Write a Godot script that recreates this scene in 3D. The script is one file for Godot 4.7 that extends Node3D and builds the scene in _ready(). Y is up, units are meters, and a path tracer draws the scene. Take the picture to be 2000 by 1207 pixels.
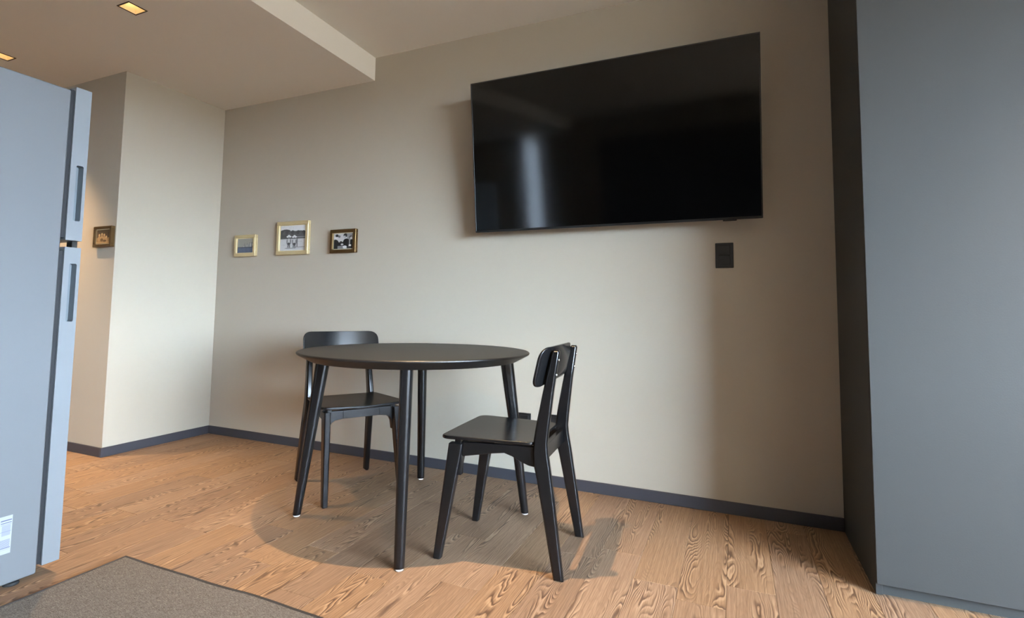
extends Node3D
# Dining corner of a small apartment. TV wall is z = 0 (room towards +z), floor y = 0, short side wall x = 0.

const SOFFIT_Y := 2.428
const CEIL_Y := 2.584
const SOFFIT_X := 1.399
const HALL_Z := 0.73
const CAB_X := 3.957
const CAB_Z := 0.5835
const ROOM_X := 7.6
const ROOM_Z := 5.2
const HALL_X := -2.6

var M := {}
var names := {}
var rng := RandomNumberGenerator.new()


# ------------------------------------------------------------------ mesh helpers
func new_st() -> SurfaceTool:
	var st := SurfaceTool.new()
	st.begin(Mesh.PRIMITIVE_TRIANGLES)
	return st

func vtx(st: SurfaceTool, p: Vector3, n: Vector3, uv: Vector2) -> void:
	st.set_normal(n)
	st.set_uv(uv)
	st.add_vertex(p)

func tri(st: SurfaceTool, a: Vector3, b: Vector3, c: Vector3, na: Vector3, nb: Vector3, nc: Vector3, ua := Vector2.ZERO, ub := Vector2.ZERO, uc := Vector2.ZERO) -> void:
	var g := (b - a).cross(c - a)
	if g.length_squared() < 1e-16:
		return
	if g.dot(na + nb + nc) > 0.0:
		vtx(st, a, na, ua); vtx(st, c, nc, uc); vtx(st, b, nb, ub)
	else:
		vtx(st, a, na, ua); vtx(st, b, nb, ub); vtx(st, c, nc, uc)

func quad(st: SurfaceTool, a: Vector3, b: Vector3, c: Vector3, d: Vector3, n: Vector3) -> void:
	tri(st, a, b, c, n, n, n)
	tri(st, a, c, d, n, n, n)

# convex polygon, flat, turned away from "inside"
func face(st: SurfaceTool, pts: Array, inside: Vector3) -> void:
	var n: Vector3 = (pts[1] - pts[0]).cross(pts[2] - pts[0]).normalized()
	var mid := Vector3.ZERO
	for p in pts:
		mid += p
	mid /= pts.size()
	if n.dot(mid - inside) < 0.0:
		n = -n
	for i in range(1, pts.size() - 1):
		tri(st, pts[0], pts[i], pts[i + 1], n, n, n)

# box with chamfered edges
func add_box(st: SurfaceTool, lo: Vector3, hi: Vector3, r := 0.002) -> void:
	var c := (lo + hi) * 0.5
	var h := (hi - lo) * 0.5
	r = minf(r, minf(h.x, minf(h.y, h.z)) * 0.9)
	var sg := [-1.0, 1.0]
	for ax in 3:
		var b := (ax + 1) % 3
		var d := (ax + 2) % 3
		for s in sg:
			var pts := []
			for k in [[-1, -1], [1, -1], [1, 1], [-1, 1]]:
				var p := Vector3.ZERO
				p[ax] = h[ax] * s
				p[b] = (h[b] - r) * k[0]
				p[d] = (h[d] - r) * k[1]
				pts.append(c + p)
			face(st, pts, c)
		for s in sg:
			for t in sg:   # edge chamfer along axis ax
				var e := []
				for k in [[0, -1], [0, 1], [1, 1], [1, -1]]:
					var p := Vector3.ZERO
					p[b] = (h[b] if k[0] == 0 else h[b] - r) * s
					p[d] = (h[d] - r if k[0] == 0 else h[d]) * t
					p[ax] = (h[ax] - r) * k[1]
					e.append(c + p)
				face(st, e, c)
	for sx in sg:
		for sy in sg:
			for sz in sg:
				var s := Vector3(sx, sy, sz)
				face(st, [c + s * Vector3(h.x, h.y - r, h.z - r), c + s * Vector3(h.x - r, h.y, h.z - r), c + s * Vector3(h.x - r, h.y - r, h.z)], c)

func box_mesh(lo: Vector3, hi: Vector3, r := 0.002) -> SurfaceTool:
	var st := new_st()
	add_box(st, lo, hi, r)
	return st

# rounded rectangle section: arrays [points, normals], counter-clockwise
func rrect(w: float, h: float, r: float, seg := 4) -> Array:
	var p := PackedVector2Array()
	var n := PackedVector2Array()
	r = minf(r, minf(w, h) * 0.499)
	for q in 4:
		var cx := (w / 2 - r) * (1.0 if q == 0 or q == 3 else -1.0)
		var cy := (h / 2 - r) * (1.0 if q < 2 else -1.0)
		for i in seg + 1:
			var a := PI / 2 * (q + float(i) / seg)
			var d := Vector2(cos(a), sin(a))
			p.append(Vector2(cx, cy) + d * r)
			n.append(d)
	return [p, n]

# stations: [origin, xaxis, yaxis, w, h, r]; joins rounded rectangles, rounded-over ends
func add_loft(st: SurfaceTool, stations: Array, end_r := 0.003, seg := 4) -> void:
	var rings := []
	var norms := []
	var last := stations.size() - 1
	for i in stations.size():
		var s: Array = stations[i]
		var sec := rrect(s[3], s[4], s[5], seg)
		var ring := PackedVector3Array()
		var nn := PackedVector3Array()
		for k in sec[0].size():
			ring.append(s[0] + s[1] * sec[0][k].x + s[2] * sec[0][k].y)
			nn.append((s[1] * sec[1][k].x + s[2] * sec[1][k].y).normalized())
		rings.append(ring)
		norms.append(nn)
	for i in last:
		for k in rings[i].size():
			var j: int = (k + 1) % rings[i].size()
			tri(st, rings[i][k], rings[i][j], rings[i + 1][j], norms[i][k], norms[i][j], norms[i + 1][j])
			tri(st, rings[i][k], rings[i + 1][j], rings[i + 1][k], norms[i][k], norms[i + 1][j], norms[i + 1][k])
	for e in [0, last]:
		var s: Array = stations[e]
		var o: Vector3 = s[0]
		var away: Vector3 = (o - stations[1 if e == 0 else last - 1][0]).normalized()
		var inner := rrect(s[3] - 2 * end_r, s[4] - 2 * end_r, maxf(s[5] - end_r, 0.0005), seg)
		var ir := PackedVector3Array()
		for k in inner[0].size():
			ir.append(o + s[1] * inner[0][k].x + s[2] * inner[0][k].y + away * end_r)
		for k in ir.size():
			var j: int = (k + 1) % ir.size()
			tri(st, rings[e][k], rings[e][j], ir[j], norms[e][k], norms[e][j], away)
			tri(st, rings[e][k], ir[j], ir[k], norms[e][k], away, away)
			tri(st, o + away * end_r, ir[k], ir[j], away, away, away)

# lathe around y: profile of Vector2(radius, y); smooth where the turn is small
func add_lathe(st: SurfaceTool, at: Vector3, prof: Array, seg := 48) -> void:
	var inside := Vector2.ZERO
	for p in prof:
		inside += p
	for i in prof.size() - 1:
		var a: Vector2 = prof[i]
		var b: Vector2 = prof[i + 1]
		var t := (b - a).normalized()
		var n := Vector2(t.y, -t.x)
		for k in seg:
			var a0 := TAU * k / seg
			var a1 := TAU * (k + 1) / seg
			var n0 := Vector3(cos(a0) * n.x, n.y, sin(a0) * n.x)
			var n1 := Vector3(cos(a1) * n.x, n.y, sin(a1) * n.x)
			var p00 := at + Vector3(cos(a0) * a.x, a.y, sin(a0) * a.x)
			var p01 := at + Vector3(cos(a1) * a.x, a.y, sin(a1) * a.x)
			var p10 := at + Vector3(cos(a0) * b.x, b.y, sin(a0) * b.x)
			var p11 := at + Vector3(cos(a1) * b.x, b.y, sin(a1) * b.x)
			tri(st, p00, p01, p11, n0, n1, n1)
			tri(st, p00, p11, p10, n0, n1, n0)

# outline in a plane, extruded from t0 to t1, rounded edges; at(a, b, t) maps to space
func add_extrude(st: SurfaceTool, poly: PackedVector2Array, t0: float, t1: float, r: float, at: Callable) -> void:
	if Geometry2D.is_polygon_clockwise(poly):
		poly.reverse()
	var n := poly.size()
	var en := []
	for i in n:
		var d := (poly[(i + 1) % n] - poly[i]).normalized()
		en.append(Vector2(d.y, -d.x))
	var inset := PackedVector2Array()
	var vn := []            # [normal for incoming edge, normal for outgoing edge]
	for i in n:
		var n0: Vector2 = en[(i + n - 1) % n]
		var n1: Vector2 = en[i]
		var m := (n0 + n1).normalized()
		inset.append(poly[i] - m * (r / maxf(m.dot(n1), 0.4)))
		if n0.dot(n1) > 0.82:
			vn.append([m, m])
		else:
			vn.append([n0, n1])
	var e := 0.001
	var n3 := func(p: Vector2, d: Vector2, t: float) -> Vector3:
		return (at.call(p.x + d.x * e, p.y + d.y * e, t) - at.call(p.x, p.y, t)).normalized()
	var ax: Vector3 = (at.call(poly[0].x, poly[0].y, t1) - at.call(poly[0].x, poly[0].y, t0)).normalized()
	for i in n:
		var j := (i + 1) % n
		var d0: Vector2 = vn[i][1]
		var d1: Vector2 = vn[j][0]
		var rows := [[inset[i], inset[j], t0, -ax, -ax], [poly[i], poly[j], t0 + r, n3.call(poly[i], d0, t0), n3.call(poly[j], d1, t0)], [poly[i], poly[j], t1 - r, n3.call(poly[i], d0, t1), n3.call(poly[j], d1, t1)], [inset[i], inset[j], t1, ax, ax]]
		for k in 3:
			var A: Vector3 = at.call(rows[k][0].x, rows[k][0].y, rows[k][2])
			var B: Vector3 = at.call(rows[k][1].x, rows[k][1].y, rows[k][2])
			var C: Vector3 = at.call(rows[k + 1][1].x, rows[k + 1][1].y, rows[k + 1][2])
			var D: Vector3 = at.call(rows[k + 1][0].x, rows[k + 1][0].y, rows[k + 1][2])
			tri(st, A, B, C, rows[k][3], rows[k][4], rows[k + 1][4])
			tri(st, A, C, D, rows[k][3], rows[k + 1][4], rows[k + 1][3])
	var idx := Geometry2D.triangulate_polygon(inset)
	for i in range(0, idx.size(), 3):
		var p := [inset[idx[i]], inset[idx[i + 1]], inset[idx[i + 2]]]
		tri(st, at.call(p[0].x, p[0].y, t0), at.call(p[1].x, p[1].y, t0), at.call(p[2].x, p[2].y, t0), -ax, -ax, -ax)
		tri(st, at.call(p[0].x, p[0].y, t1), at.call(p[1].x, p[1].y, t1), at.call(p[2].x, p[2].y, t1), ax, ax, ax)

# thin curved plate: convex outline, at(a, b, off) maps to space, thickness th
func add_plate(st: SurfaceTool, outline: PackedVector2Array, th: float, r: float, at: Callable) -> void:
	var c := Vector2.ZERO
	for p in outline:
		c += p
	c /= outline.size()
	var scales := [0.0, 0.1, 0.22, 0.36, 0.5, 0.64, 0.78, 0.9, 1.0]
	var n := outline.size()
	var nrm := func(p: Vector2, s: float) -> Vector3:
		var e := 0.002
		var o := th if s > 0 else 0.0
		var u: Vector3 = at.call(p.x + e, p.y, o) - at.call(p.x - e, p.y, o)
		var v: Vector3 = at.call(p.x, p.y + e, o) - at.call(p.x, p.y - e, o)
		var w := u.cross(v).normalized()
		var outw: Vector3 = at.call(p.x, p.y, th) - at.call(p.x, p.y, 0.0)
		return w * (1.0 if w.dot(outw) * s > 0 else -1.0)
	for side in [1.0, -1.0]:
		var off := th if side > 0 else 0.0
		for k in scales.size() - 1:
			for i in n:
				var j := (i + 1) % n
				var q := []
				for e in [[i, k], [j, k], [j, k + 1], [i, k + 1]]:
					var dir := (outline[e[0]] - c)
					q.append(c + dir * scales[e[1]] * (1.0 - r / maxf(dir.length(), 0.001)))
				var P := []
				var N := []
				for p in q:
					P.append(at.call(p.x, p.y, off))
					N.append(nrm.call(p, side))
				tri(st, P[0], P[1], P[2], N[0], N[1], N[2])
				tri(st, P[0], P[2], P[3], N[0], N[2], N[3])
	for i in n:
		var j := (i + 1) % n
		var rim := []
		for e in [i, j]:
			var p: Vector2 = outline[e]
			var dir := (p - c)
			var ip := c + dir * (1.0 - r / dir.length())
			var tang := (outline[(e + 1) % n] - outline[(e + n - 1) % n]).normalized()
			var o2 := Vector2(tang.y, -tang.x)
			if o2.dot(dir) < 0:
				o2 = -o2
			var out3: Vector3 = (at.call(p.x + o2.x * 0.002, p.y + o2.y * 0.002, th / 2) - at.call(p.x, p.y, th / 2)).normalized()
			rim.append([[at.call(ip.x, ip.y, 0.0), nrm.call(ip, -1.0)], [at.call(p.x, p.y, r), out3], [at.call(p.x, p.y, th - r), out3], [at.call(ip.x, ip.y, th), nrm.call(ip, 1.0)]])
		for k in 3:
			var a: Array = rim[0][k]
			var b: Array = rim[1][k]
			var d: Array = rim[1][k + 1]
			var f: Array = rim[0][k + 1]
			tri(st, a[0], b[0], d[0], a[1], b[1], d[1])
			tri(st, a[0], d[0], f[0], a[1], d[1], f[1])

# convex outline with rounded corners: corners [x, y, radius] in order
func rounded(corners: Array, seg := 6) -> PackedVector2Array:
	var out := PackedVector2Array()
	var n := corners.size()
	for i in n:
		var p := Vector2(corners[i][0], corners[i][1])
		var r: float = corners[i][2]
		var a := Vector2(corners[(i + n - 1) % n][0], corners[(i + n - 1) % n][1]) - p
		var b := Vector2(corners[(i + 1) % n][0], corners[(i + 1) % n][1]) - p
		if r <= 0.0:
			out.append(p)
			continue
		var half := absf(a.angle_to(b)) / 2
		var t := r / tan(half)
		var p0 := p + a.normalized() * t
		var p1 := p + b.normalized() * t
		for k in seg + 1:
			var u := float(k) / seg
			# quadratic through the corner, bulged to a near arc
			out.append(p0.lerp(p, u).lerp(p.lerp(p1, u), u))
	return out

func obj(called: String, st: SurfaceTool, m: Material, parent: Node = self) -> MeshInstance3D:
	var o := MeshInstance3D.new()
	o.mesh = st.commit()
	o.material_override = m
	o.name = numbered(called) if parent == self else called
	parent.add_child(o, true)
	return o

func numbered(called: String) -> String:
	if not names.has(called):
		names[called] = 0
		return called
	names[called] += 1
	return "%s_%03d" % [called, names[called]]

func thing(called: String, label: String, category: String, at := Vector3.ZERO, turn := 0.0, group := "") -> Node3D:
	var o := Node3D.new()
	o.name = numbered(called)
	add_child(o)
	o.position = at
	o.rotation.y = turn
	tag(o, label, category, group)
	return o

func tag(o: Node, label: String, category: String, group := "") -> void:
	o.set_meta("label", label)
	o.set_meta("category", category)
	if group:
		o.set_meta("group", group)

func struct(o: Node, label := "") -> Node:
	o.set_meta("kind", "structure")
	if label:
		o.set_meta("label", label)
	return o


# ------------------------------------------------------------------ materials
func mat(c: Color, rough := 0.6, metal := 0.0, spec := 0.5) -> StandardMaterial3D:
	var m := StandardMaterial3D.new()
	m.albedo_color = c
	m.roughness = rough
	m.metallic = metal
	m.metallic_specular = spec
	return m

func c8(r: int, g: int, b: int) -> Color:
	return Color(r / 255.0, g / 255.0, b / 255.0)

func noise(sd: int, freq: float, oct := 3) -> FastNoiseLite:
	var n := FastNoiseLite.new()
	n.noise_type = FastNoiseLite.TYPE_SIMPLEX_SMOOTH
	n.seed = sd
	n.frequency = freq
	n.fractal_octaves = oct
	return n

func noise_tex(sd: int, freq: float, size: int, normal := false, bump := 2.0, ramp: Array = []) -> NoiseTexture2D:
	var t := NoiseTexture2D.new()
	t.width = size
	t.height = size
	t.seamless = true
	t.noise = noise(sd, freq)
	if normal:
		t.as_normal_map = true
		t.bump_strength = bump
	if ramp.size():
		var g := Gradient.new()
		g.set_color(0, ramp[0])
		g.set_color(1, ramp[1])
		t.color_ramp = g
	return t

# wood plank print: 2 m of length down the image (v), 1 m across it (u)
func wood_texture() -> ImageTexture:
	var w := 2048
	var h := 1280
	var n1 := noise(11, 1.0, 2)
	var n2 := noise(23, 1.0, 2)
	var n3 := noise(37, 1.0, 1)
	var n4 := noise(51, 1.0, 2)
	var n5 := noise(77, 1.0, 2)
	var light := Vector3(158, 134, 111)
	var mid := Vector3(131, 107, 86)
	var dark := Vector3(62, 45, 34)
	var pale := Vector3(186, 163, 138)
	var data := PackedByteArray()
	data.resize(w * h * 3)
	var at := 0
	for yy in h:
		var y := yy * 2.0 / h
		for xx in w:
			var x := xx * 1.0 / w
			var base := n1.get_noise_2d(x * 7.5, y * 1.0) + 0.085 * n2.get_noise_2d(x * 22.0, y * 4.2) + 0.016 * n3.get_noise_2d(x * 60.0, y * 13.0)
			var figure := clampf(n4.get_noise_2d(x * 10.0 + 40.0, y * 0.9) * 2.8 + 0.18, 0.0, 1.0)
			var f := fposmod(base * 9.0, 1.0)
			var line := smoothstep(0.45, 0.92, f) * (1.0 - smoothstep(0.94, 1.0, f))
			var fine := n5.get_noise_2d(x * 420.0, y * 8.0)
			var fine2 := n3.get_noise_2d(x * 150.0 + 9.0, y * 2.0)
			var tone := 0.5 + 0.45 * fine2 + 0.35 * fine
			var c := mid.lerp(light, clampf(tone, 0.0, 1.0))
			c = c.lerp(pale, figure * 0.65 * smoothstep(0.02, 0.1, f) * (1.0 - smoothstep(0.2, 0.42, f)))
			c = c.lerp(dark, line * (0.10 + 0.68 * figure) * (0.8 + 0.4 * fine))
			c = c.lerp(dark, clampf(-fine * 0.5 - 0.1, 0.0, 0.3))
			data[at] = clampi(int(c.x), 0, 255)
			data[at + 1] = clampi(int(c.y), 0, 255)
			data[at + 2] = clampi(int(c.z), 0, 255)
			at += 3
	return ImageTexture.create_from_image(Image.create_from_data(w, h, false, Image.FORMAT_RGB8, data))

# heathered flat weave: short threads of mixed greys
func weave_texture(normal := false) -> ImageTexture:
	var n := 512
	var r := RandomNumberGenerator.new()
	r.seed = 5
	var im := Image.create(n, n, false, Image.FORMAT_RGB8)
	for y in n:
		var x := 0
		while x < n:
			var run := r.randi_range(3, 12)
			var v := clampf(0.5 + r.randfn(0.0, 0.22), 0.0, 1.0)
			var c := c8(68, 64, 60).lerp(c8(136, 131, 124), v)
			for k in run:
				if x + k < n:
					var rib := 0.86 if (y % 4 == 3) else 1.0
					im.set_pixel(x + k, y, Color(c.r * rib, c.g * rib, c.b * rib))
			x += run
	if normal:
		im.bump_map_to_normal_map(2.0)
	return ImageTexture.create_from_image(im)

func oval(im: Image, cx: float, cy: float, rx: float, ry: float, c: Color) -> void:
	for y in range(maxi(0, int(cy - ry)), mini(im.get_height(), int(cy + ry) + 1)):
		for x in range(maxi(0, int(cx - rx)), mini(im.get_width(), int(cx + rx) + 1)):
			if pow((x + 0.5 - cx) / rx, 2.0) + pow((y + 0.5 - cy) / ry, 2.0) <= 1.0:
				im.set_pixel(x, y, c)

func g8(v: int, warm := 0) -> Color:
	return c8(mini(v + warm, 255), v, maxi(v - warm, 0))

func bar(im: Image, x: int, y: int, w: int, h: int, c: Color) -> void:
	im.fill_rect(Rect2i(x, y, w, h), c)

func grain(im: Image, amount: float, sd: int) -> void:
	var r := RandomNumberGenerator.new()
	r.seed = sd
	for y in im.get_height():
		for x in im.get_width():
			var c := im.get_pixel(x, y)
			var d := r.randfn(0.0, amount)
			im.set_pixel(x, y, Color(c.r + d, c.g + d, c.b + d))

# the prints in the frames: old photographs, painted coarsely
func print_image(kind: int) -> ImageTexture:
	var im := Image.create(128, 104, false, Image.FORMAT_RGB8)
	if kind == 0:      # sea with a pier under a pale sky
		bar(im, 0, 0, 128, 104, c8(150, 148, 138))
		for x in range(30, 128):
			var top := int(64 - (x - 30) * 0.36)
			for y in range(top, 66):
				im.set_pixel(x, y, c8(176, 174, 166) if (x / 12) % 2 == 0 else c8(138, 138, 136))
		for k in 4:
			bar(im, 56 + k * 20, 36 - k * 3, 3, 36, c8(96, 98, 104))
		bar(im, 112, 30, 10, 6, c8(90, 92, 98))
		bar(im, 0, 62, 128, 42, c8(82, 92, 112))
		bar(im, 0, 62, 128, 6, c8(58, 64, 78))
		for k in 9:
			bar(im, 6 + (k * 37) % 110, 72 + k * 3, 22, 1, c8(104, 114, 132))
		bar(im, 118, 54, 10, 20, c8(70, 60, 66))
	elif kind == 1:    # two people in wide hats on a beach
		bar(im, 0, 0, 128, 104, g8(216))
		bar(im, 0, 22, 52, 36, g8(70))
		oval(im, 26, 24, 26, 9, g8(74))
		oval(im, 62, 34, 30, 12, g8(82))
		bar(im, 40, 34, 88, 20, g8(78))
		oval(im, 96, 32, 34, 10, g8(86))
		bar(im, 0, 52, 128, 4, g8(96))
		bar(im, 70, 47, 58, 2, g8(170))
		bar(im, 0, 56, 128, 48, g8(198))
		for k in 10:
			bar(im, (k * 41) % 100, 60 + k * 4, 28, 1, g8(176))
		for k in 9:
			oval(im, 6 + k * 14, 26 + (k * 5) % 9, 9, 8, g8(66 + (k * 17) % 34))
		for p in [[44, 44], [72, 46]]:
			oval(im, p[0], p[1] + 2, 13, 4, g8(232))
			oval(im, p[0], p[1] - 2, 6, 4, g8(216))
			oval(im, p[0], p[1] + 8, 4.5, 5, g8(112))
			oval(im, p[0], p[1] + 22, 9, 11, g8(190))
			oval(im, p[0] - 9, p[1] + 22, 3, 10, g8(124))
			oval(im, p[0] + 9, p[1] + 22, 3, 10, g8(116))
			oval(im, p[0], p[1] + 33, 8, 6, g8(60))
			oval(im, p[0] - 4, p[1] + 42, 3, 9, g8(116))
			oval(im, p[0] + 4, p[1] + 42, 3, 9, g8(104))
		oval(im, 50, 95, 26, 2.5, g8(150))
		bar(im, 84, 56, 5, 36, g8(110))
		bar(im, 78, 90, 46, 2, g8(120))
	elif kind == 2:    # group of people in dark clothes around a low table
		bar(im, 0, 0, 128, 104, g8(168))
		bar(im, 0, 0, 70, 60, g8(186))
		bar(im, 78, 0, 50, 60, g8(140))
		oval(im, 36, 20, 8, 8, g8(104))
		oval(im, 20, 14, 10, 9, g8(30))
		oval(im, 6, 28, 7, 9, g8(200))
		oval(im, 18, 30, 6, 8, g8(196))
		oval(im, 10, 76, 26, 36, g8(38))
		oval(im, 76, 14, 12, 14, g8(34))
		oval(im, 72, 24, 7, 9, g8(170))
		oval(im, 84, 34, 6, 10, g8(190))
		oval(im, 84, 66, 24, 30, g8(26))
		oval(im, 112, 26, 9, 9, g8(60))
		oval(im, 116, 34, 7, 10, g8(206))
		oval(im, 118, 80, 18, 38, g8(30))
		bar(im, 102, 44, 6, 34, g8(160))
		oval(im, 50, 72, 30, 14, g8(30))
		oval(im, 48, 58, 9, 6, g8(60))
		oval(im, 56, 74, 9, 6, g8(190))
		bar(im, 26, 84, 40, 20, g8(128))
		oval(im, 74, 92, 14, 9, g8(214))
		oval(im, 108, 82, 9, 6, g8(224))
		bar(im, 88, 92, 40, 12, g8(50))
	else:              # sepia family group
		bar(im, 0, 0, 128, 104, c8(86, 62, 34))
		bar(im, 0, 60, 128, 44, c8(150, 116, 74))
		for p in [[26, 40], [50, 34], [72, 40], [92, 56]]:
			oval(im, p[0], p[1], 8, 10, c8(196, 164, 116))
			oval(im, p[0], p[1] + 28, 14, 20, c8(172, 138, 94))
		oval(im, 50, 76, 14, 12, c8(108, 80, 46))
		oval(im, 78, 84, 16, 8, c8(92, 66, 36))
		bar(im, 104, 20, 24, 40, c8(70, 50, 26))
		bar(im, 0, 92, 128, 6, c8(190, 158, 112))
	grain(im, 0.03, 9 + kind)
	return ImageTexture.create_from_image(im)

func label_image() -> ImageTexture:
	var im := Image.create(96, 256, false, Image.FORMAT_RGB8)
	bar(im, 0, 0, 96, 256, c8(148, 150, 154))
	bar(im, 4, 34, 60, 3, c8(128, 131, 140))
	bar(im, 62, 26, 32, 7, c8(72, 76, 104))
	bar(im, 62, 44, 32, 5, c8(72, 76, 104))
	bar(im, 62, 56, 32, 3, c8(108, 112, 132))
	bar(im, 66, 62, 26, 70, c8(128, 131, 140))
	bar(im, 4, 96, 50, 2, c8(128, 131, 140))
	bar(im, 62, 104, 32, 2, c8(92, 96, 122))
	bar(im, 4, 140, 50, 2, c8(128, 131, 140))
	for k in 8:
		bar(im, 62, 160 + k * 7, 30, 3, c8(92, 96, 122))
	bar(im, 60, 214, 34, 4, c8(72, 76, 104))
	bar(im, 4, 226, 90, 2, c8(120, 124, 138))
	return ImageTexture.create_from_image(im)

func textured(t: Texture2D, rough := 0.5, spec := 0.5) -> StandardMaterial3D:
	var m := mat(Color.WHITE, rough, 0.0, spec)
	m.albedo_texture = t
	return m

func paint(c: Color, rough: float) -> StandardMaterial3D:
	var m := mat(c, rough, 0.0, 0.35)
	m.uv1_triplanar = true
	m.uv1_world_triplanar = true
	m.uv1_scale = Vector3(2.2, 2.2, 2.2)
	m.normal_enabled = true
	m.normal_texture = M.paint_normal
	m.normal_scale = 0.03
	return m

func make_materials() -> void:
	M.paint_normal = noise_tex(3, 0.09, 512, true, 3.0)   # roller stipple
	M.wall = paint(c8(177, 168, 152), 0.8)
	M.ceiling = paint(c8(233, 229, 220), 0.85)
	M.base = mat(c8(58, 58, 64), 0.5)
	M.slab = mat(c8(60, 48, 38), 0.9)
	var wood := wood_texture()
	M.planks = []
	for t in [[255, 250, 246], [244, 236, 228], [250, 240, 226], [236, 230, 226]]:
		var m := textured(wood, 0.48, 0.42)
		m.albedo_color = c8(t[0], t[1], t[2])
		M.planks.append(m)
	M.black = mat(c8(15, 15, 16), 0.25, 0.0, 0.5)
	M.tabletop = mat(c8(22, 21, 21), 0.40, 0.0, 0.5)
	M.felt = mat(c8(222, 220, 214), 0.9)
	M.chrome = mat(c8(200, 200, 202), 0.2, 1.0)
	M.steel_side = mat(c8(101, 103, 105), 0.62, 0.0, 0.4)
	M.steel_door = mat(c8(126, 129, 133), 0.45, 0.3, 0.45)
	M.recess = mat(c8(104, 112, 118), 0.4, 0.3)
	M.gasket = mat(c8(20, 21, 26), 0.6)
	M.rubber = mat(c8(24, 24, 25), 0.7)
	M.sticker = textured(label_image(), 0.5)
	M.laminate = mat(c8(57, 58, 57), 0.6, 0.0, 0.4)
	M.laminate.normal_enabled = true
	M.laminate.normal_texture = noise_tex(14, 0.12, 256, true, 2.0)
	M.laminate.uv1_triplanar = true
	M.laminate.uv1_scale = Vector3(5, 5, 5)
	M.laminate.normal_scale = 0.06
	M.screen = mat(c8(3, 3, 3), 0.085, 0.0, 0.42)
	M.bezel = mat(c8(10, 10, 11), 0.4)
	M.tvback = mat(c8(18, 18, 19), 0.6)
	M.switch = mat(c8(14, 14, 15), 0.5)
	M.gold = mat(c8(228, 210, 164), 0.36, 0.6)
	M.bronze = mat(c8(112, 88, 56), 0.35, 0.8)
	M.mountboard = mat(c8(226, 214, 178), 0.7)
	M.glass = StandardMaterial3D.new()
	M.glass.albedo_color = Color(1, 1, 1, 0.06)
	M.glass.transparency = BaseMaterial3D.TRANSPARENCY_ALPHA
	M.glass.roughness = 0.02
	M.window_frame = mat(c8(60, 62, 66), 0.5)
	M.lamp_frame = mat(c8(44, 32, 22), 0.45, 0.4)
	M.reflector = mat(c8(240, 222, 186), 0.5, 0.1)
	M.lens = mat(c8(255, 226, 170), 0.4)
	M.lens.emission_enabled = true
	M.lens.emission = c8(255, 222, 170)
	M.lens.emission_energy_multiplier = 11.0
	var weave := weave_texture()
	M.rug = textured(weave, 0.95, 0.2)
	M.rug.uv1_scale = Vector3(3.6, 2.6, 1)
	M.rug.normal_enabled = true
	M.rug.normal_texture = weave_texture(true)
	M.rug.normal_scale = 0.5
	M.rug_edge = mat(c8(46, 41, 37), 0.9)
	M.sheer = mat(c8(236, 238, 242), 0.9, 0.0, 0.2)
	M.sheer.backlight_enabled = true
	M.sheer.backlight = c8(245, 247, 250)
	M.dark_unit = mat(c8(22, 21, 22), 0.5)


# ------------------------------------------------------------------ lamps
const WARM := Color(1.0, 0.84, 0.64)

func downlight(x: float, z: float, y: float, energy: float, label: String) -> void:
	var t := thing("ceiling_downlight", label, "downlight", Vector3(x, y, z), 0.0, "square recessed downlights")
	var a := 0.0475
	var b := 0.0425
	var st := new_st()
	for k in 4:    # mitred ring, 4 bars, 3 mm proud of the ceiling
		var u := Vector3(cos(k * PI / 2), 0, sin(k * PI / 2))
		var v := Vector3(-u.z, 0, u.x)
		var o0 := u * a - v * a
		var o1 := u * a + v * a
		var i0 := u * b - v * b
		var i1 := u * b + v * b
		var dn := Vector3(0, -0.003, 0)
		quad(st, o0 + dn, o1 + dn, i1 + dn, i0 + dn, Vector3.DOWN)
		quad(st, o0, o1, o1 + dn, o0 + dn, u)
		quad(st, i0 + Vector3(0, 0.004, 0), i1 + Vector3(0, 0.004, 0), i1 + dn, i0 + dn, -u)
	obj("frame", st, M.lamp_frame, t)
	st = new_st()
	var top := 0.024
	for k in 4:
		var u := Vector3(cos(k * PI / 2), 0, sin(k * PI / 2))
		var v := Vector3(-u.z, 0, u.x)
		var h := Vector3(0, 0.05, 0)
		var n := (-u * 0.05 - Vector3(0, 1, 0) * (b - top)).normalized()
		quad(st, u * b - v * b, u * b + v * b, u * top + v * top + h, u * top - v * top + h, n)
	obj("reflector", st, M.reflector, t)
	obj("lens", box_mesh(Vector3(-top, 0.049, -top), Vector3(top, 0.056, top), 0.001), M.lens, t)
	var l := SpotLight3D.new()
	l.name = "lamp"
	l.light_color = WARM
	l.light_energy = energy
	l.spot_angle = 35.0
	l.spot_angle_attenuation = 1.0
	l.spot_range = 12.0
	l.spot_attenuation = 2.0
	l.light_size = 0.007
	l.shadow_enabled = true
	t.add_child(l)
	l.position = Vector3(0, 0.047, 0)
	l.rotation.x = -PI / 2


# ------------------------------------------------------------------ room
func slab_with_holes(called: String, lo: Vector3, hi: Vector3, m: Material, holes: Array) -> CSGBox3D:
	var b := CSGBox3D.new()
	b.name = called
	b.size = hi - lo
	b.position = (lo + hi) / 2
	b.material = m
	var k := 0
	for h in holes:
		var c := CSGBox3D.new()
		c.operation = CSGShape3D.OPERATION_SUBTRACTION
		c.name = "opening_%03d" % k
		k += 1
		c.size = h[1] - h[0]
		c.position = (h[0] + h[1]) / 2 - b.position
		c.material = m
		b.add_child(c)
	add_child(b)
	struct(b)
	return b

func wall(called: String, lo: Vector3, hi: Vector3, m: Material) -> void:
	struct(obj(called, box_mesh(lo, hi, 0.0005), m))

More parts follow.
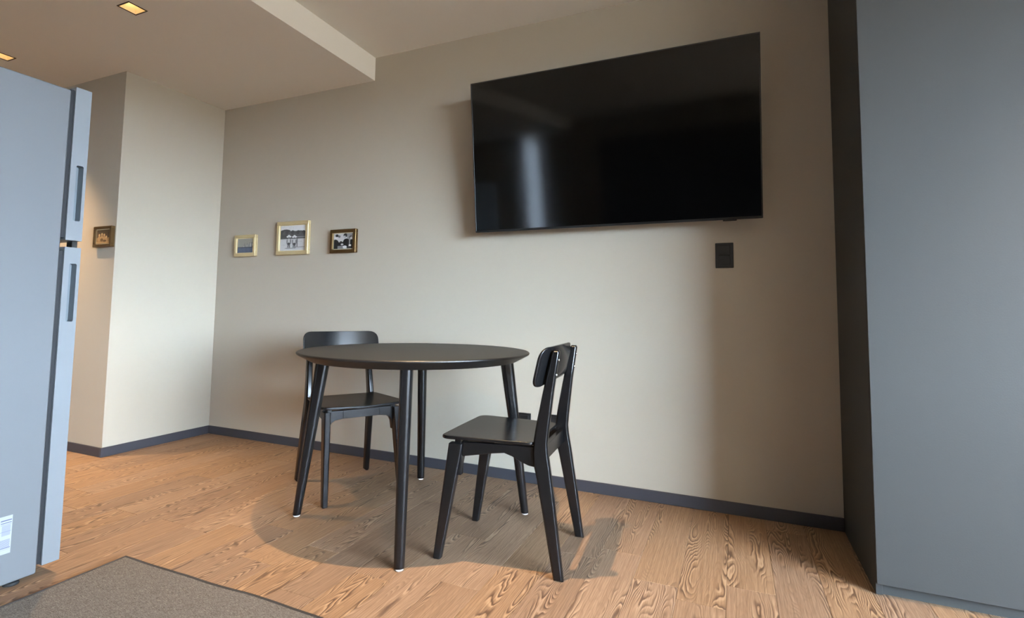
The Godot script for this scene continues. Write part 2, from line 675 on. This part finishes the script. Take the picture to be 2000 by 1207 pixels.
func plank(st: SurfaceTool, x0: float, x1: float, z0: float, z1: float, u0: float, v0: float, flip: bool) -> void:
	var g := 0.0004
	var r := 0.0009
	var lo := Vector3(x0 + g, -0.004, z0 + g)
	var hi := Vector3(x1 - g, 0.0, z1 - g)
	var uv := func(p: Vector3) -> Vector2:
		var a := p.x - x0
		if flip:
			return Vector2(u0 + (x1 - x0) - a, v0 + (z1 - p.z) * 0.5)
		return Vector2(u0 + a, v0 + (p.z - z0) * 0.5)
	var T := [Vector3(lo.x + r, 0, lo.z + r), Vector3(hi.x - r, 0, lo.z + r), Vector3(hi.x - r, 0, hi.z - r), Vector3(lo.x + r, 0, hi.z - r)]
	var E := [Vector3(lo.x, -r, lo.z), Vector3(hi.x, -r, lo.z), Vector3(hi.x, -r, hi.z), Vector3(lo.x, -r, hi.z)]
	var N := [Vector3.FORWARD, Vector3.RIGHT, Vector3.BACK, Vector3.LEFT]
	var up := Vector3.UP
	tri(st, T[0], T[1], T[2], up, up, up, uv.call(T[0]), uv.call(T[1]), uv.call(T[2]))
	tri(st, T[0], T[2], T[3], up, up, up, uv.call(T[0]), uv.call(T[2]), uv.call(T[3]))
	for k in 4:
		var j := (k + 1) % 4
		var n: Vector3 = (up + N[k]).normalized()
		tri(st, T[k], T[j], E[j], n, n, n, uv.call(T[k]), uv.call(T[j]), uv.call(E[j]))
		tri(st, T[k], E[j], E[k], n, n, n, uv.call(T[k]), uv.call(E[j]), uv.call(E[k]))
		var D := Vector3(0, -0.004 + r, 0)
		tri(st, E[k], E[j], E[j] + D, N[k], N[k], N[k])
		tri(st, E[k], E[j] + D, E[k] + D, N[k], N[k], N[k])

func make_floor() -> void:
	var f: Node3D = obj("floor", box_mesh(Vector3(HALL_X - 0.12, -0.12, -0.15), Vector3(ROOM_X + 0.15, -0.004, ROOM_Z + 0.15), 0.001), M.slab)
	struct(f)
	var W := 0.15
	var L := 0.914
	var rest := new_st()
	var row := -18
	while true:
		var x0 := 0.05 + W * row
		if x0 >= ROOM_X:
			break
		var shift := rng.randf() * L
		if row == 19 or row == 23:
			shift = 0.723
		elif row == 6 or row == 9:
			shift = 1.204 - L
		var z := shift - L
		while z < ROOM_Z:
			var za := maxf(z, 0.0)
			var zb := minf(z + L, ROOM_Z)
			var xa := maxf(x0, HALL_X)
			var xb := minf(x0 + W, ROOM_X)
			var u0 := rng.randf() * (1.0 - W)
			var v0 := rng.randf() * (1.0 - L * 0.5)
			var fl := rng.randf() < 0.5
			var tint := rng.randi() % 4
			if zb - za > 0.004:
				if x0 > -1.1 and x0 < 4.35 and za < 2.3:
					var st := new_st()
					plank(st, xa, xb, za, zb, u0, v0, fl)
					obj("plank", st, M.planks[tint], f)
				else:
					plank(rest, xa, xb, za, zb, u0, v0, fl)
			z += L
		row += 1
	var o := obj("plank_field", rest, M.planks[0], f)
	o.set_meta("kind", "stuff")

func window_unit(called: String, axis: int, plane: float, a0: float, a1: float, y0: float, y1: float, mullions: int) -> void:
	# axis 0: wall across x (opening runs along z); axis 2: wall across z (opening runs along x)
	var t := Node3D.new()
	t.name = called
	add_child(t)
	struct(t)
	var w := 0.05
	var d := 0.03
	var put := func(nm: String, p0: float, p1: float, q0: float, q1: float, dd: float, m: Material) -> void:
		var lo := Vector3(p0, q0, plane - dd)
		var hi := Vector3(p1, q1, plane + dd)
		if axis == 0:
			lo = Vector3(plane - dd, q0, p0)
			hi = Vector3(plane + dd, q1, p1)
		obj(nm, box_mesh(lo, hi, 0.002), m, t)
	put.call("frame_rail", a0, a1, y0, y0 + w, d, M.window_frame)
	put.call("frame_rail", a0, a1, y1 - w, y1, d, M.window_frame)
	var n := mullions + 1
	var step := (a1 - a0 - w) / n
	for k in n + 1:
		put.call("frame_stile", a0 + step * k, a0 + step * k + w, y0 + w, y1 - w, d, M.window_frame)
	for k in n:
		put.call("pane", a0 + step * k + w, a0 + step * (k + 1), y0 + w, y1 - w, 0.003, M.glass)

const WIN := [1.6, 5.0, 0.68, 2.44]       # right wall: z0, z1, y0, y1
const SLIT := [0.60, 0.86, 0.25, 2.46]     # far wall: x0, x1, y0, y1

func make_room() -> void:
	make_floor()
	wall("wall_back", Vector3(0, -0.12, -0.15), Vector3(ROOM_X, CEIL_Y + 0.1, 0), M.wall)
	wall("wall_left", Vector3(-0.12, -0.12, -0.15), Vector3(0, CEIL_Y + 0.1, HALL_Z - 0.0015), M.wall)
	var hw := box_mesh(Vector3(HALL_X, -0.12, HALL_Z - 0.12), Vector3(-0.12, CEIL_Y + 0.1, HALL_Z), 0.0)
	add_box(hw, Vector3(-0.12, -0.12, HALL_Z - 0.0015), Vector3(0.0, CEIL_Y + 0.1, HALL_Z), 0.0)
	struct(obj("wall_hall", hw, M.wall))
	wall("wall_hall_end", Vector3(HALL_X - 0.12, -0.12, HALL_Z - 0.12), Vector3(HALL_X, CEIL_Y + 0.1, ROOM_Z), M.wall)
	slab_with_holes("wall_right", Vector3(ROOM_X, -0.12, -0.15), Vector3(ROOM_X + 0.15, CEIL_Y + 0.1, ROOM_Z + 0.15), M.wall, [[Vector3(ROOM_X - 0.1, WIN[2], WIN[0]), Vector3(ROOM_X + 0.3, WIN[3], WIN[1])]])
	slab_with_holes("wall_front", Vector3(HALL_X - 0.12, -0.12, ROOM_Z), Vector3(ROOM_X, CEIL_Y + 0.1, ROOM_Z + 0.15), M.wall, [[Vector3(SLIT[0], SLIT[2], ROOM_Z - 0.1), Vector3(SLIT[1], SLIT[3], ROOM_Z + 0.3)]])
	window_unit("window_1", 0, ROOM_X + 0.08, WIN[0], WIN[1], WIN[2], WIN[3], 1)
	window_unit("window_2", 2, ROOM_Z + 0.08, SLIT[0], SLIT[1], SLIT[2], SLIT[3], 0)
	var h := 0.0465
	var hole := func(p: Array, y: float) -> Array:
		return [Vector3(p[0] - h, y - 0.05, p[1] - h), Vector3(p[0] + h, y + 0.07, p[1] + h)]
	slab_with_holes("ceiling_soffit", Vector3(HALL_X - 0.12, SOFFIT_Y, -0.1), Vector3(SOFFIT_X, CEIL_Y + 0.25, ROOM_Z + 0.1), M.ceiling, [hole.call(LAMPS[0], SOFFIT_Y), hole.call(LAMPS[1], SOFFIT_Y)])
	slab_with_holes("ceiling", Vector3(SOFFIT_X, CEIL_Y, -0.1), Vector3(ROOM_X + 0.1, CEIL_Y + 0.25, ROOM_Z + 0.1), M.ceiling, [hole.call(LAMPS[2], CEIL_Y), hole.call(LAMPS[3], CEIL_Y), hole.call(LAMPS[4], CEIL_Y), hole.call(LAMPS[5], CEIL_Y)])
	var bh := 0.056
	var bt := 0.010
	struct(obj("baseboard_back", box_mesh(Vector3(0.0, 0.0, 0.0), Vector3(CAB_X, bh, bt), 0.0015), M.base))
	struct(obj("baseboard_left", box_mesh(Vector3(0.0, 0.0, bt), Vector3(bt, bh, HALL_Z + bt), 0.0015), M.base))
	struct(obj("baseboard_hall", box_mesh(Vector3(HALL_X, 0.0, HALL_Z), Vector3(0.0, bh, HALL_Z + bt), 0.0015), M.base))

const LAMPS := [[0.782, 1.178], [-0.50, 1.155], [2.517, 1.156], [4.71, 1.16], [2.517, 3.4], [4.71, 3.4]]


# ------------------------------------------------------------------ furniture
func make_table(cx: float, cz: float) -> void:
	var t := thing("dining_table", "round black dining table with four splayed legs", "table", Vector3(cx, 0, cz))
	var st := new_st()
	var R := 0.5234
	add_lathe(st, Vector3.ZERO, [Vector2(0, 0.700), Vector2(0.462, 0.700), Vector2(0.468, 0.7015), Vector2(0.517, 0.7275), Vector2(0.5215, 0.7305), Vector2(R, 0.734), Vector2(0.5228, 0.737), Vector2(0.520, 0.7392), Vector2(0.5165, 0.740), Vector2(0, 0.740)], 128)
	obj("tabletop", st, M.tabletop, t)
	for i in 4:
		var a := -0.4837 - i * PI / 2
		var u := Vector3(cos(a), 0, sin(a))
		var v := Vector3(-sin(a), 0, cos(a))
		st = new_st()
		add_loft(st, [[u * 0.512 + Vector3(0, 0.008, 0), u, v, 0.034, 0.038, 0.016], [u * 0.466 + Vector3(0, 0.36, 0), u, v, 0.049, 0.045, 0.020], [u * 0.420 + Vector3(0, 0.698, 0), u, v, 0.062, 0.050, 0.022]], 0.002, 6)
		var leg := obj("leg", st, M.black, t)
		st = new_st()
		add_lathe(st, u * 0.513, [Vector2(0, 0.0), Vector2(0.013, 0.0), Vector2(0.0145, 0.001), Vector2(0.0145, 0.0065), Vector2(0, 0.0065)], 20)
		obj("felt_pad", st, M.felt, leg)

func make_chair() -> Node3D:
	var t := thing("dining_chair", "black wooden dining chair seen from the side, nearest the television", "chair")
	var st: SurfaceTool
	var post_f := func(y: float) -> float: return -0.159 - 0.219 * (y - 0.648)
	# seat
	st = new_st()
	var seat := rounded([[0.187, -0.130, 0.035], [0.220, 0.230, 0.045], [0.0, 0.244, 0.0], [-0.220, 0.230, 0.045], [-0.187, -0.130, 0.035]], 8)
	add_plate(st, seat, 0.012, 0.003, func(s: float, f: float, off: float) -> Vector3:
		var dip := 0.006 * (1.0 - clampf(s * s / 0.04, 0.0, 1.0)) + 0.05 * pow(maxf(f - 0.15, 0.0), 1.5)
		return Vector3(s, 0.446 + off - dip, -f))
	obj("seat", st, M.black, t)
	# backrest
	st = new_st()
	var br := rounded([[0.2125, -0.0725, 0.032], [0.2125, 0.0725, 0.05], [-0.2125, 0.0725, 0.05], [-0.2125, -0.0725, 0.032]], 8)
	add_plate(st, br, 0.011, 0.004, func(s: float, b: float, off: float) -> Vector3:
		var y := 0.7265 + b
		return Vector3(s, y, -(post_f.call(y) + 1.25 * (s * s - 0.022) + off)))
	obj("backrest", st, M.black, t)
	for sg in [1.0, -1.0]:
		# rear leg: one kinked piece, post above and splayed leg below
		st = new_st()
		var poly := PackedVector2Array([Vector2(-0.241, 0.0), Vector2(-0.206, 0.0), Vector2(-0.168, 0.19), Vector2(-0.140, 0.33), Vector2(-0.128, 0.375), Vector2(-0.124, 0.42), Vector2(-0.126, 0.465), Vector2(-0.136, 0.53), Vector2(-0.159, 0.648), Vector2(-0.188, 0.780), Vector2(-0.195, 0.788), Vector2(-0.213, 0.788), Vector2(-0.217, 0.78), Vector2(-0.198, 0.65), Vector2(-0.181, 0.50), Vector2(-0.177, 0.455), Vector2(-0.180, 0.42), Vector2(-0.190, 0.36), Vector2(-0.209, 0.23)])
		add_extrude(st, poly, 0.0, 0.030, 0.009, func(f: float, y: float, w: float) -> Vector3:
			return Vector3(sg * (0.208 - 0.042 * y - w), y, -f))
		var leg := obj("rear_leg", st, M.black, t)
		# screws through the post into the backrest
		for y in [0.753, 0.700]:
			st = new_st()
			add_lathe(st, Vector3.ZERO, [Vector2(0, -0.001), Vector2(0.0052, -0.001), Vector2(0.0052, 0.001), Vector2(0.004, 0.0025), Vector2(0, 0.003)], 16)
			var sc := obj("screw", st, M.chrome, leg)
			sc.position = Vector3(sg * (0.208 - 0.042 * y - 0.014), y, -(-0.197 - 0.150 * (y - 0.65)) + 0.0005)
			sc.rotation.x = PI / 2
		# front leg with its corner bracket
		st = new_st()
		add_loft(st, [[Vector3(sg * 0.193, 0.003, -0.239), Vector3.RIGHT, Vector3.FORWARD, 0.027, 0.031, 0.007], [Vector3(sg * 0.179, 0.424, -0.176), Vector3.RIGHT, Vector3.FORWARD, 0.033, 0.057, 0.008]], 0.003, 4)
		var brk := PackedVector2Array([Vector2(0.186, 0.427), Vector2(0.094, 0.427), Vector2(0.094, 0.386), Vector2(0.132, 0.381), Vector2(0.150, 0.371), Vector2(0.160, 0.352), Vector2(0.166, 0.31), Vector2(0.186, 0.31)])
		add_extrude(st, brk, 0.152, 0.178, 0.003, func(s: float, y: float, w: float) -> Vector3: return Vector3(sg * s, y, -w))
		obj("front_leg", st, M.black, t)
		# side rail with the deep curved bracket into the rear leg
		st = new_st()
		var rail := PackedVector2Array([Vector2(0.149, 0.380), Vector2(0.149, 0.434), Vector2(-0.135, 0.440), Vector2(-0.135, 0.366), Vector2(-0.105, 0.370), Vector2(-0.075, 0.382), Vector2(-0.045, 0.398), Vector2(-0.015, 0.408), Vector2(0.03, 0.402)])
		add_extrude(st, rail, 0.0, 0.020, 0.003, func(f: float, y: float, w: float) -> Vector3: return Vector3(sg * (0.187 - w - 0.02 * clampf(-f * 6.0, 0.0, 0.6)), y, -f))
		obj("side_rail", st, M.black, t)
		obj("seat_spacer", box_mesh(Vector3(sg * 0.165 - 0.012, 0.424, -0.185), Vector3(sg * 0.165 + 0.012, 0.444, -0.16), 0.002), M.black, t)
	obj("front_rail", box_mesh(Vector3(-0.095, 0.386, -0.177), Vector3(0.095, 0.427, -0.153), 0.0015), M.black, t)
	obj("rear_rail", box_mesh(Vector3(-0.158, 0.382, 0.140), Vector3(0.158, 0.437, 0.160), 0.0015), M.black, t)
	return t

func make_tv() -> void:
	var w := 1.457 / 2
	var h := 0.835 / 2
	var t := thing("television", "large black flat-screen television tilted forward on the wall", "television", Vector3(2.937, 1.780, 0.150))
	t.rotation = Vector3(0.1162, -0.0033, 0)
	obj("cabinet", box_mesh(Vector3(-w, -h, -0.026), Vector3(w, h, -0.0015), 0.002), M.bezel, t)
	var st := new_st()
	var b := 0.006
	var bb := 0.011
	for r in [[-w, w, h - b, h], [-w, w, -h, -h + bb], [-w, -w + b, -h + bb, h - b], [w - b, w, -h + bb, h - b]]:
		add_box(st, Vector3(r[0], r[2], -0.003), Vector3(r[1], r[3], 0.001), 0.0007)
	obj("bezel", st, M.bezel, t)
	obj("screen", box_mesh(Vector3(-w + b, -h + bb, -0.002), Vector3(w - b, h - b, 0.0), 0.0003), M.screen, t)
	obj("sensor", box_mesh(Vector3(0.56, -h - 0.006, -0.016), Vector3(0.62, -h + 0.002, -0.002), 0.002), M.bezel, t)
	obj("back_housing", box_mesh(Vector3(-0.52, -h + 0.05, -0.060), Vector3(0.52, 0.18, -0.025), 0.01), M.tvback, t)
	obj("wall_bracket", box_mesh(Vector3(-0.22, -0.12, -0.118), Vector3(0.22, 0.02, -0.058), 0.003), M.tvback, t)

func make_fridge() -> void:
	var X := 1.375
	var t := thing("refrigerator", "tall silver grey refrigerator standing at the edge of the rug", "refrigerator", Vector3(1.075, 0, 2.0))
	var o := Vector3(1.075, 0, 2.0)
	var L := func(x: float, y: float, z: float) -> Vector3: return Vector3(x, y, z) - o
	obj("body", box_mesh(L.call(0.775, 0.021, 1.711), L.call(X, 1.698, 2.33), 0.004), M.steel_side, t)
	for d in [[1.157, 1.715, 1.228, 1.431], [0.041, 1.132, 0.867, 1.074]]:
		var c := CSGBox3D.new()
		c.name = "door"
		c.size = Vector3(0.60, d[1] - d[0], 0.052)
		c.position = L.call(X - 0.30, (d[0] + d[1]) / 2, 1.671)
		c.material = M.steel_door
		var p := CSGPolygon3D.new()     # pocket in the edge, slanted floor
		p.name = "pocket"
		p.operation = CSGShape3D.OPERATION_SUBTRACTION
		p.polygon = PackedVector2Array([Vector2(-0.0115, -0.5), Vector2(0.0115, -0.5), Vector2(0.0115, 0.5), Vector2(-0.0115, 0.5)])
		var hh: float = (d[3] - d[2])
		p.polygon = rounded([[-0.0115, -hh / 2, 0.006], [0.0115, -hh / 2, 0.006], [0.0115, hh / 2, 0.006], [-0.0115, hh / 2, 0.006]], 4)
		p.depth = 0.042
		p.material = M.recess
		p.rotation.y = PI / 2
		p.position = Vector3(0.31, (d[2] + d[3]) / 2 - (d[0] + d[1]) / 2, -0.004)
		c.add_child(p)
		t.add_child(c, true)
		obj("gasket", box_mesh(L.call(0.782, d[0] + 0.006, 1.697), L.call(X - 0.006, d[1] - 0.012, 1.711), 0.002), M.gasket, t)
	obj("hinge", box_mesh(L.call(X - 0.05, 1.132, 1.650), L.call(X - 0.014, 1.157, 1.668), 0.002), M.chrome, t)
	for z in [1.762, 2.27]:
		for x in [0.83, 1.335]:
			var st := new_st()
			add_lathe(st, L.call(x, 0, z), [Vector2(0, 0), Vector2(0.021, 0), Vector2(0.022, 0.003), Vector2(0.02, 0.009), Vector2(0.012, 0.012), Vector2(0.011, 0.03), Vector2(0, 0.03)], 24)
			obj("foot", st, M.rubber, t)
	# sticker: a thin sheet on the side panel
	var st := new_st()
	var e := X + 0.0006
	var q := [L.call(e, 0.1205, 1.789), L.call(e, 0.1205, 1.875), L.call(e, 0.2405, 1.875), L.call(e, 0.2405, 1.789)]
	var n := Vector3.RIGHT
	tri(st, q[0], q[1], q[2], n, n, n, Vector2(1, 1), Vector2(0, 1), Vector2(0, 0))
	tri(st, q[0], q[2], q[3], n, n, n, Vector2(1, 1), Vector2(0, 0), Vector2(1, 0))
	var s := obj("rating_sticker", st, M.sticker, t)
	s.set_meta("label", "white printed sticker low on the side")

func picture(label: String, at: Vector3, w: float, h: float, d: float, border: float, frame_m: Material, kind: int, edge_m: Material) -> void:
	var t := thing("picture_frame", label, "picture", at, 0.0, "small framed photographs")
	for r in [[-w / 2, w / 2, h / 2 - border, h / 2], [-w / 2, w / 2, -h / 2, -h / 2 + border], [-w / 2, -w / 2 + border, -h / 2 + border, h / 2 - border], [w / 2 - border, w / 2, -h / 2 + border, h / 2 - border]]:
		obj("frame_bar", box_mesh(Vector3(r[0], r[2], 0.0), Vector3(r[1], r[3], d), 0.002), frame_m, t)
	var iw := w / 2 - border
	var ih := h / 2 - border
	obj("mount", box_mesh(Vector3(-iw, -ih, 0.002), Vector3(iw, ih, d - 0.010), 0.0005), edge_m, t)
	var st := new_st()
	var z := d - 0.0094
	var m := 0.004
	var n := Vector3.BACK
	var a := [Vector3(-iw + m, -ih + m, z), Vector3(iw - m, -ih + m, z), Vector3(iw - m, ih - m, z), Vector3(-iw + m, ih - m, z)]
	tri(st, a[0], a[1], a[2], n, n, n, Vector2(0, 1), Vector2(1, 1), Vector2(1, 0))
	tri(st, a[0], a[2], a[3], n, n, n, Vector2(0, 1), Vector2(1, 0), Vector2(0, 0))
	obj("photograph", st, textured(print_image(kind), 0.35, 0.5), t)

func make_cabinet() -> void:
	var t := thing("wardrobe", "full-height grey laminate wardrobe at the right of the television", "wardrobe", Vector3(CAB_X, 0, 0))
	var depth := CAB_Z
	var top := CEIL_Y - 0.001
	obj("side_panel", box_mesh(Vector3(0, 0, 0.0005), Vector3(0.019, top, depth - 0.020), 0.0008), M.laminate, t)
	obj("side_panel", box_mesh(Vector3(2.50, 0, 0.0005), Vector3(2.519, top, depth - 0.020), 0.0008), M.laminate, t)
	obj("back_panel", box_mesh(Vector3(0.019, 0.04, 0.0005), Vector3(2.50, top, 0.008), 0.0005), M.laminate, t)
	obj("plinth", box_mesh(Vector3(0.019, 0, depth - 0.046), Vector3(2.50, 0.041, depth - 0.028), 0.0008), M.laminate, t)
	var n := 3
	var w := 2.519 / n
	for k in n:
		obj("door", box_mesh(Vector3(w * k + 0.001 * k, 0.041, depth - 0.0195), Vector3(w * (k + 1) - 0.001, top - 0.002, depth), 0.001), M.laminate, t)

func make_rug() -> void:
	# thin flat-woven rug, edge a little wavy
	var t := thing("rug", "grey-brown heathered flat-woven rug on the wood floor", "rug", Vector3(1.493, 0, 1.487))
	var nx := 60
	var nz := 44
	var sx := 2.4
	var sz := 1.7
	var th := 0.009
	var edge_h := func(u: float) -> float: return 0.0025 * maxf(0.0, sin(u * 9.0 + 0.6)) + 0.0012 * maxf(0.0, sin(u * 23.0))
	var P := func(i: int, k: int) -> Vector3:
		var x := sx * i / nx
		var z := sz * k / nz
		var near := exp(-z / 0.10)
		var nearx := exp(-x / 0.10)
		return Vector3(x + 0.003 * sin(z * 7.0) * nearx, th + edge_h.call(x) * near + 0.6 * edge_h.call(z + 0.7) * nearx, z + (0.005 * sin(x * 6.0 + 0.8) + 0.002 * sin(x * 17.0)) * near)
	var st := new_st()
	for i in nx:
		for k in nz:
			var q := [P.call(i, k), P.call(i + 1, k), P.call(i + 1, k + 1), P.call(i, k + 1)]
			var uv := []
			for p in q:
				uv.append(Vector2(p.x, p.z))
			var n := Vector3.UP
			tri(st, q[0], q[1], q[2], n, n, n, uv[0], uv[1], uv[2])
			tri(st, q[0], q[2], q[3], n, n, n, uv[0], uv[2], uv[3])
	obj("pile", st, M.rug, t)
	# bound edge: a low rounded hem all round
	var path := []
	for i in nx + 1:
		path.append(P.call(i, 0))
	for k in range(1, nz + 1):
		path.append(P.call(nx, k))
	for i in range(nx - 1, -1, -1):
		path.append(P.call(i, nz))
	for k in range(nz - 1, 0, -1):
		path.append(P.call(0, k))
	st = new_st()
	var seg := 8
	var m := path.size()
	for i in m:
		var j := (i + 1) % m
		var ring := []
		for e in [i, j]:
			var d: Vector3 = (path[(e + 1) % m] - path[(e + m - 1) % m])
			d.y = 0
			d = d.normalized()
			var o := Vector3(d.z, 0, -d.x)
			var top: float = path[e].y
			var c: Vector3 = Vector3(path[e].x, top * 0.5 + 0.0016, path[e].z)
			var rr := []
			for s in seg + 1:
				var a := TAU * s / seg
				var nn := o * cos(a) + Vector3.UP * sin(a)
				rr.append([c + o * cos(a) * 0.006 + Vector3.UP * sin(a) * (top * 0.5 + 0.0016), nn])
			ring.append(rr)
		for s in seg:
			var A: Array = ring[0][s]
			var B: Array = ring[1][s]
			var C: Array = ring[1][s + 1]
			var D: Array = ring[0][s + 1]
			tri(st, A[0], B[0], C[0], A[1], B[1], C[1])
			tri(st, A[0], C[0], D[0], A[1], C[1], D[1])
	obj("bound_edge", st, M.rug_edge, t)

func wall_plate(called: String, label: String, category: String, at: Vector3, w: float, h: float, rows: int, group := "") -> void:
	var t := thing(called, label, category, at, 0.0, group)
	obj("plate", box_mesh(Vector3(-w / 2, -h / 2, 0), Vector3(w / 2, h / 2, 0.007), 0.0015), M.switch, t)
	var ih := (h - 0.022) / rows
	for k in rows:
		var y0 := -h / 2 + 0.011 + ih * k
		obj("module", box_mesh(Vector3(-w / 2 + 0.014, y0 + 0.001, 0.005), Vector3(w / 2 - 0.014, y0 + ih - 0.001, 0.0092), 0.001), M.switch, t)


func _ready() -> void:
	rng.seed = 2024
	# camera (lens shift: the photograph is a crop)
	var cam := Camera3D.new()
	cam.name = "camera"
	cam.position = Vector3(3.5394, 0.9293, 2.7886)
	cam.basis = Basis.from_euler(Vector3(0.0724, 0.4222, 0.0146))
	var f := 1041.35
	cam.projection = Camera3D.PROJECTION_FRUSTUM
	cam.near = 0.05
	cam.far = 60.0
	cam.size = 1207.0 / f * cam.near
	cam.frustum_offset = Vector2((1000.0 - 966.457) / f, (530.338 - 603.5) / f) * cam.near
	add_child(cam)
	cam.current = true
	# daylight: an overcast sky, seen by the room only through its windows
	var env := Environment.new()
	env.background_mode = Environment.BG_SKY
	var sm := ProceduralSkyMaterial.new()
	sm.sky_top_color = Color(0.80, 0.90, 1.0)
	sm.sky_horizon_color = Color(0.84, 0.92, 1.0)
	sm.ground_horizon_color = Color(0.37, 0.365, 0.35)
	sm.ground_bottom_color = Color(0.33, 0.325, 0.31)
	sm.sky_energy_multiplier = 1.0
	var sky := Sky.new()
	sky.sky_material = sm
	env.sky = sky
	env.background_energy_multiplier = 129.0
	env.tonemap_mode = Environment.TONE_MAPPER_LINEAR
	env.tonemap_exposure = 1.0
	env.sdfgi_enabled = true
	env.ssao_enabled = true
	env.ssil_enabled = true
	var we := WorldEnvironment.new()
	we.name = "daylight"
	we.environment = env
	add_child(we)

	make_materials()
	make_room()
	downlight(LAMPS[0][0], LAMPS[0][1], SOFFIT_Y, 7.5, "square downlight in the lowered ceiling above the refrigerator, fully in view")
	downlight(LAMPS[1][0], LAMPS[1][1], SOFFIT_Y, 9.5, "square downlight cut by the left picture edge, above the hallway")
	downlight(LAMPS[2][0], LAMPS[2][1], CEIL_Y, 9.6, "square downlight above the dining table")
	downlight(LAMPS[3][0], LAMPS[3][1], CEIL_Y, 8.0, "square downlight in front of the wardrobe")
	downlight(LAMPS[4][0], LAMPS[4][1], CEIL_Y, 8.5, "square downlight over the rug, behind the camera")
	downlight(LAMPS[5][0], LAMPS[5][1], CEIL_Y, 8.5, "square downlight near the window, behind the camera")
	make_cabinet()
	make_fridge()
	make_rug()
	make_table(2.1932, 0.666)
	var chair := make_chair()
	chair.position = Vector3(2.732, 0, 0.769)
	chair.rotation.y = atan2(0.997, -0.077)
	var second: Node3D = chair.duplicate()
	second.name = numbered("dining_chair")
	add_child(second)
	second.position = Vector3(1.672, 0, 0.484)
	second.rotation.y = atan2(-0.858, -0.513)
	second.set_meta("label", "black wooden dining chair behind the table, facing the camera")
	for c in [chair, second]:
		c.set_meta("group", "chairs at the round table")
	make_tv()
	picture("small pale gold frame with a photograph of the sea, nearest the corner", Vector3(0.3025, 1.371, 0), 0.211, 0.156, 0.025, 0.023, M.gold, 0, M.mountboard)
	picture("largest pale gold frame with two people in hats on a beach", Vector3(0.7555, 1.4085, 0), 0.289, 0.233, 0.025, 0.026, M.gold, 1, M.mountboard)
	picture("small dark bronze frame with a black and white group photograph", Vector3(1.197, 1.369, 0), 0.212, 0.156, 0.025, 0.023, M.bronze, 2, M.mountboard)
	picture("small brown-gold frame with a sepia photograph on the hallway wall", Vector3(-0.100, 1.358, HALL_Z), 0.184, 0.132, 0.025, 0.018, M.bronze, 3, M.mountboard)
	wall_plate("switch_plate", "black double wall plate below the right end of the television", "wall plate", Vector3(3.50, 1.2085, 0), 0.080, 0.121, 2)
	wall_plate("wall_socket", "dark wall socket between the table leg and the near chair", "socket", Vector3(2.480, 0.331, 0), 0.074, 0.078, 1, "sockets low on the television wall")
	wall_plate("wall_socket", "dark wall socket seen between the posts of the near chair", "socket", Vector3(2.640, 0.336, 0), 0.074, 0.078, 1, "sockets low on the television wall")
	# sheer curtain drawn together in the narrow far window, mirrored as a bright strip in the television
	var cu := thing("sheer_curtain", "narrow white sheer curtain hanging in the far window", "curtain", Vector3((SLIT[0] + SLIT[1]) / 2, 0, ROOM_Z - 0.03))
	var st := new_st()
	var cw: float = (SLIT[1] - SLIT[0]) / 2 + 0.01
	var cn := 40
	for i in cn:
		var x0 := -cw + 2 * cw * i / cn
		var x1 := -cw + 2 * cw * (i + 1) / cn
		var z0 := 0.014 * sin(i * 0.9)
		var z1 := 0.014 * sin((i + 1) * 0.9)
		var nn := Vector3(z1 - z0, 0, -(x1 - x0)).normalized()
		quad(st, Vector3(x0, SLIT[2] - 0.05, z0), Vector3(x1, SLIT[2] - 0.05, z1), Vector3(x1, SLIT[3] + 0.04, z1), Vector3(x0, SLIT[3] + 0.04, z0), nn)
	obj("sheer", st, M.sheer, cu)
	st = new_st()
	add_loft(st, [[Vector3(-cw - 0.1, SLIT[3] + 0.045, 0), Vector3.UP, Vector3.BACK, 0.016, 0.016, 0.007], [Vector3(cw + 0.1, SLIT[3] + 0.045, 0), Vector3.UP, Vector3.BACK, 0.016, 0.016, 0.007]], 0.002, 4)
	obj("rod", st, M.window_frame, cu)
	# kitchen run behind the camera, mirrored dark in the television
	var k := thing("kitchen_unit", "tall black kitchen unit behind the camera", "cabinet", Vector3(1.9, 0, ROOM_Z))
	obj("carcass", box_mesh(Vector3(0, 0.08, -0.58), Vector3(3.2, 2.2, -0.001), 0.002), M.dark_unit, k)
	obj("plinth", box_mesh(Vector3(0, 0, -0.53), Vector3(3.2, 0.08, -0.01), 0.002), M.dark_unit, k)
	for i in 4:
		obj("door", box_mesh(Vector3(0.8 * i + 0.002, 0.085, -0.60), Vector3(0.8 * i + 0.798, 2.198, -0.581), 0.001), M.dark_unit, k)
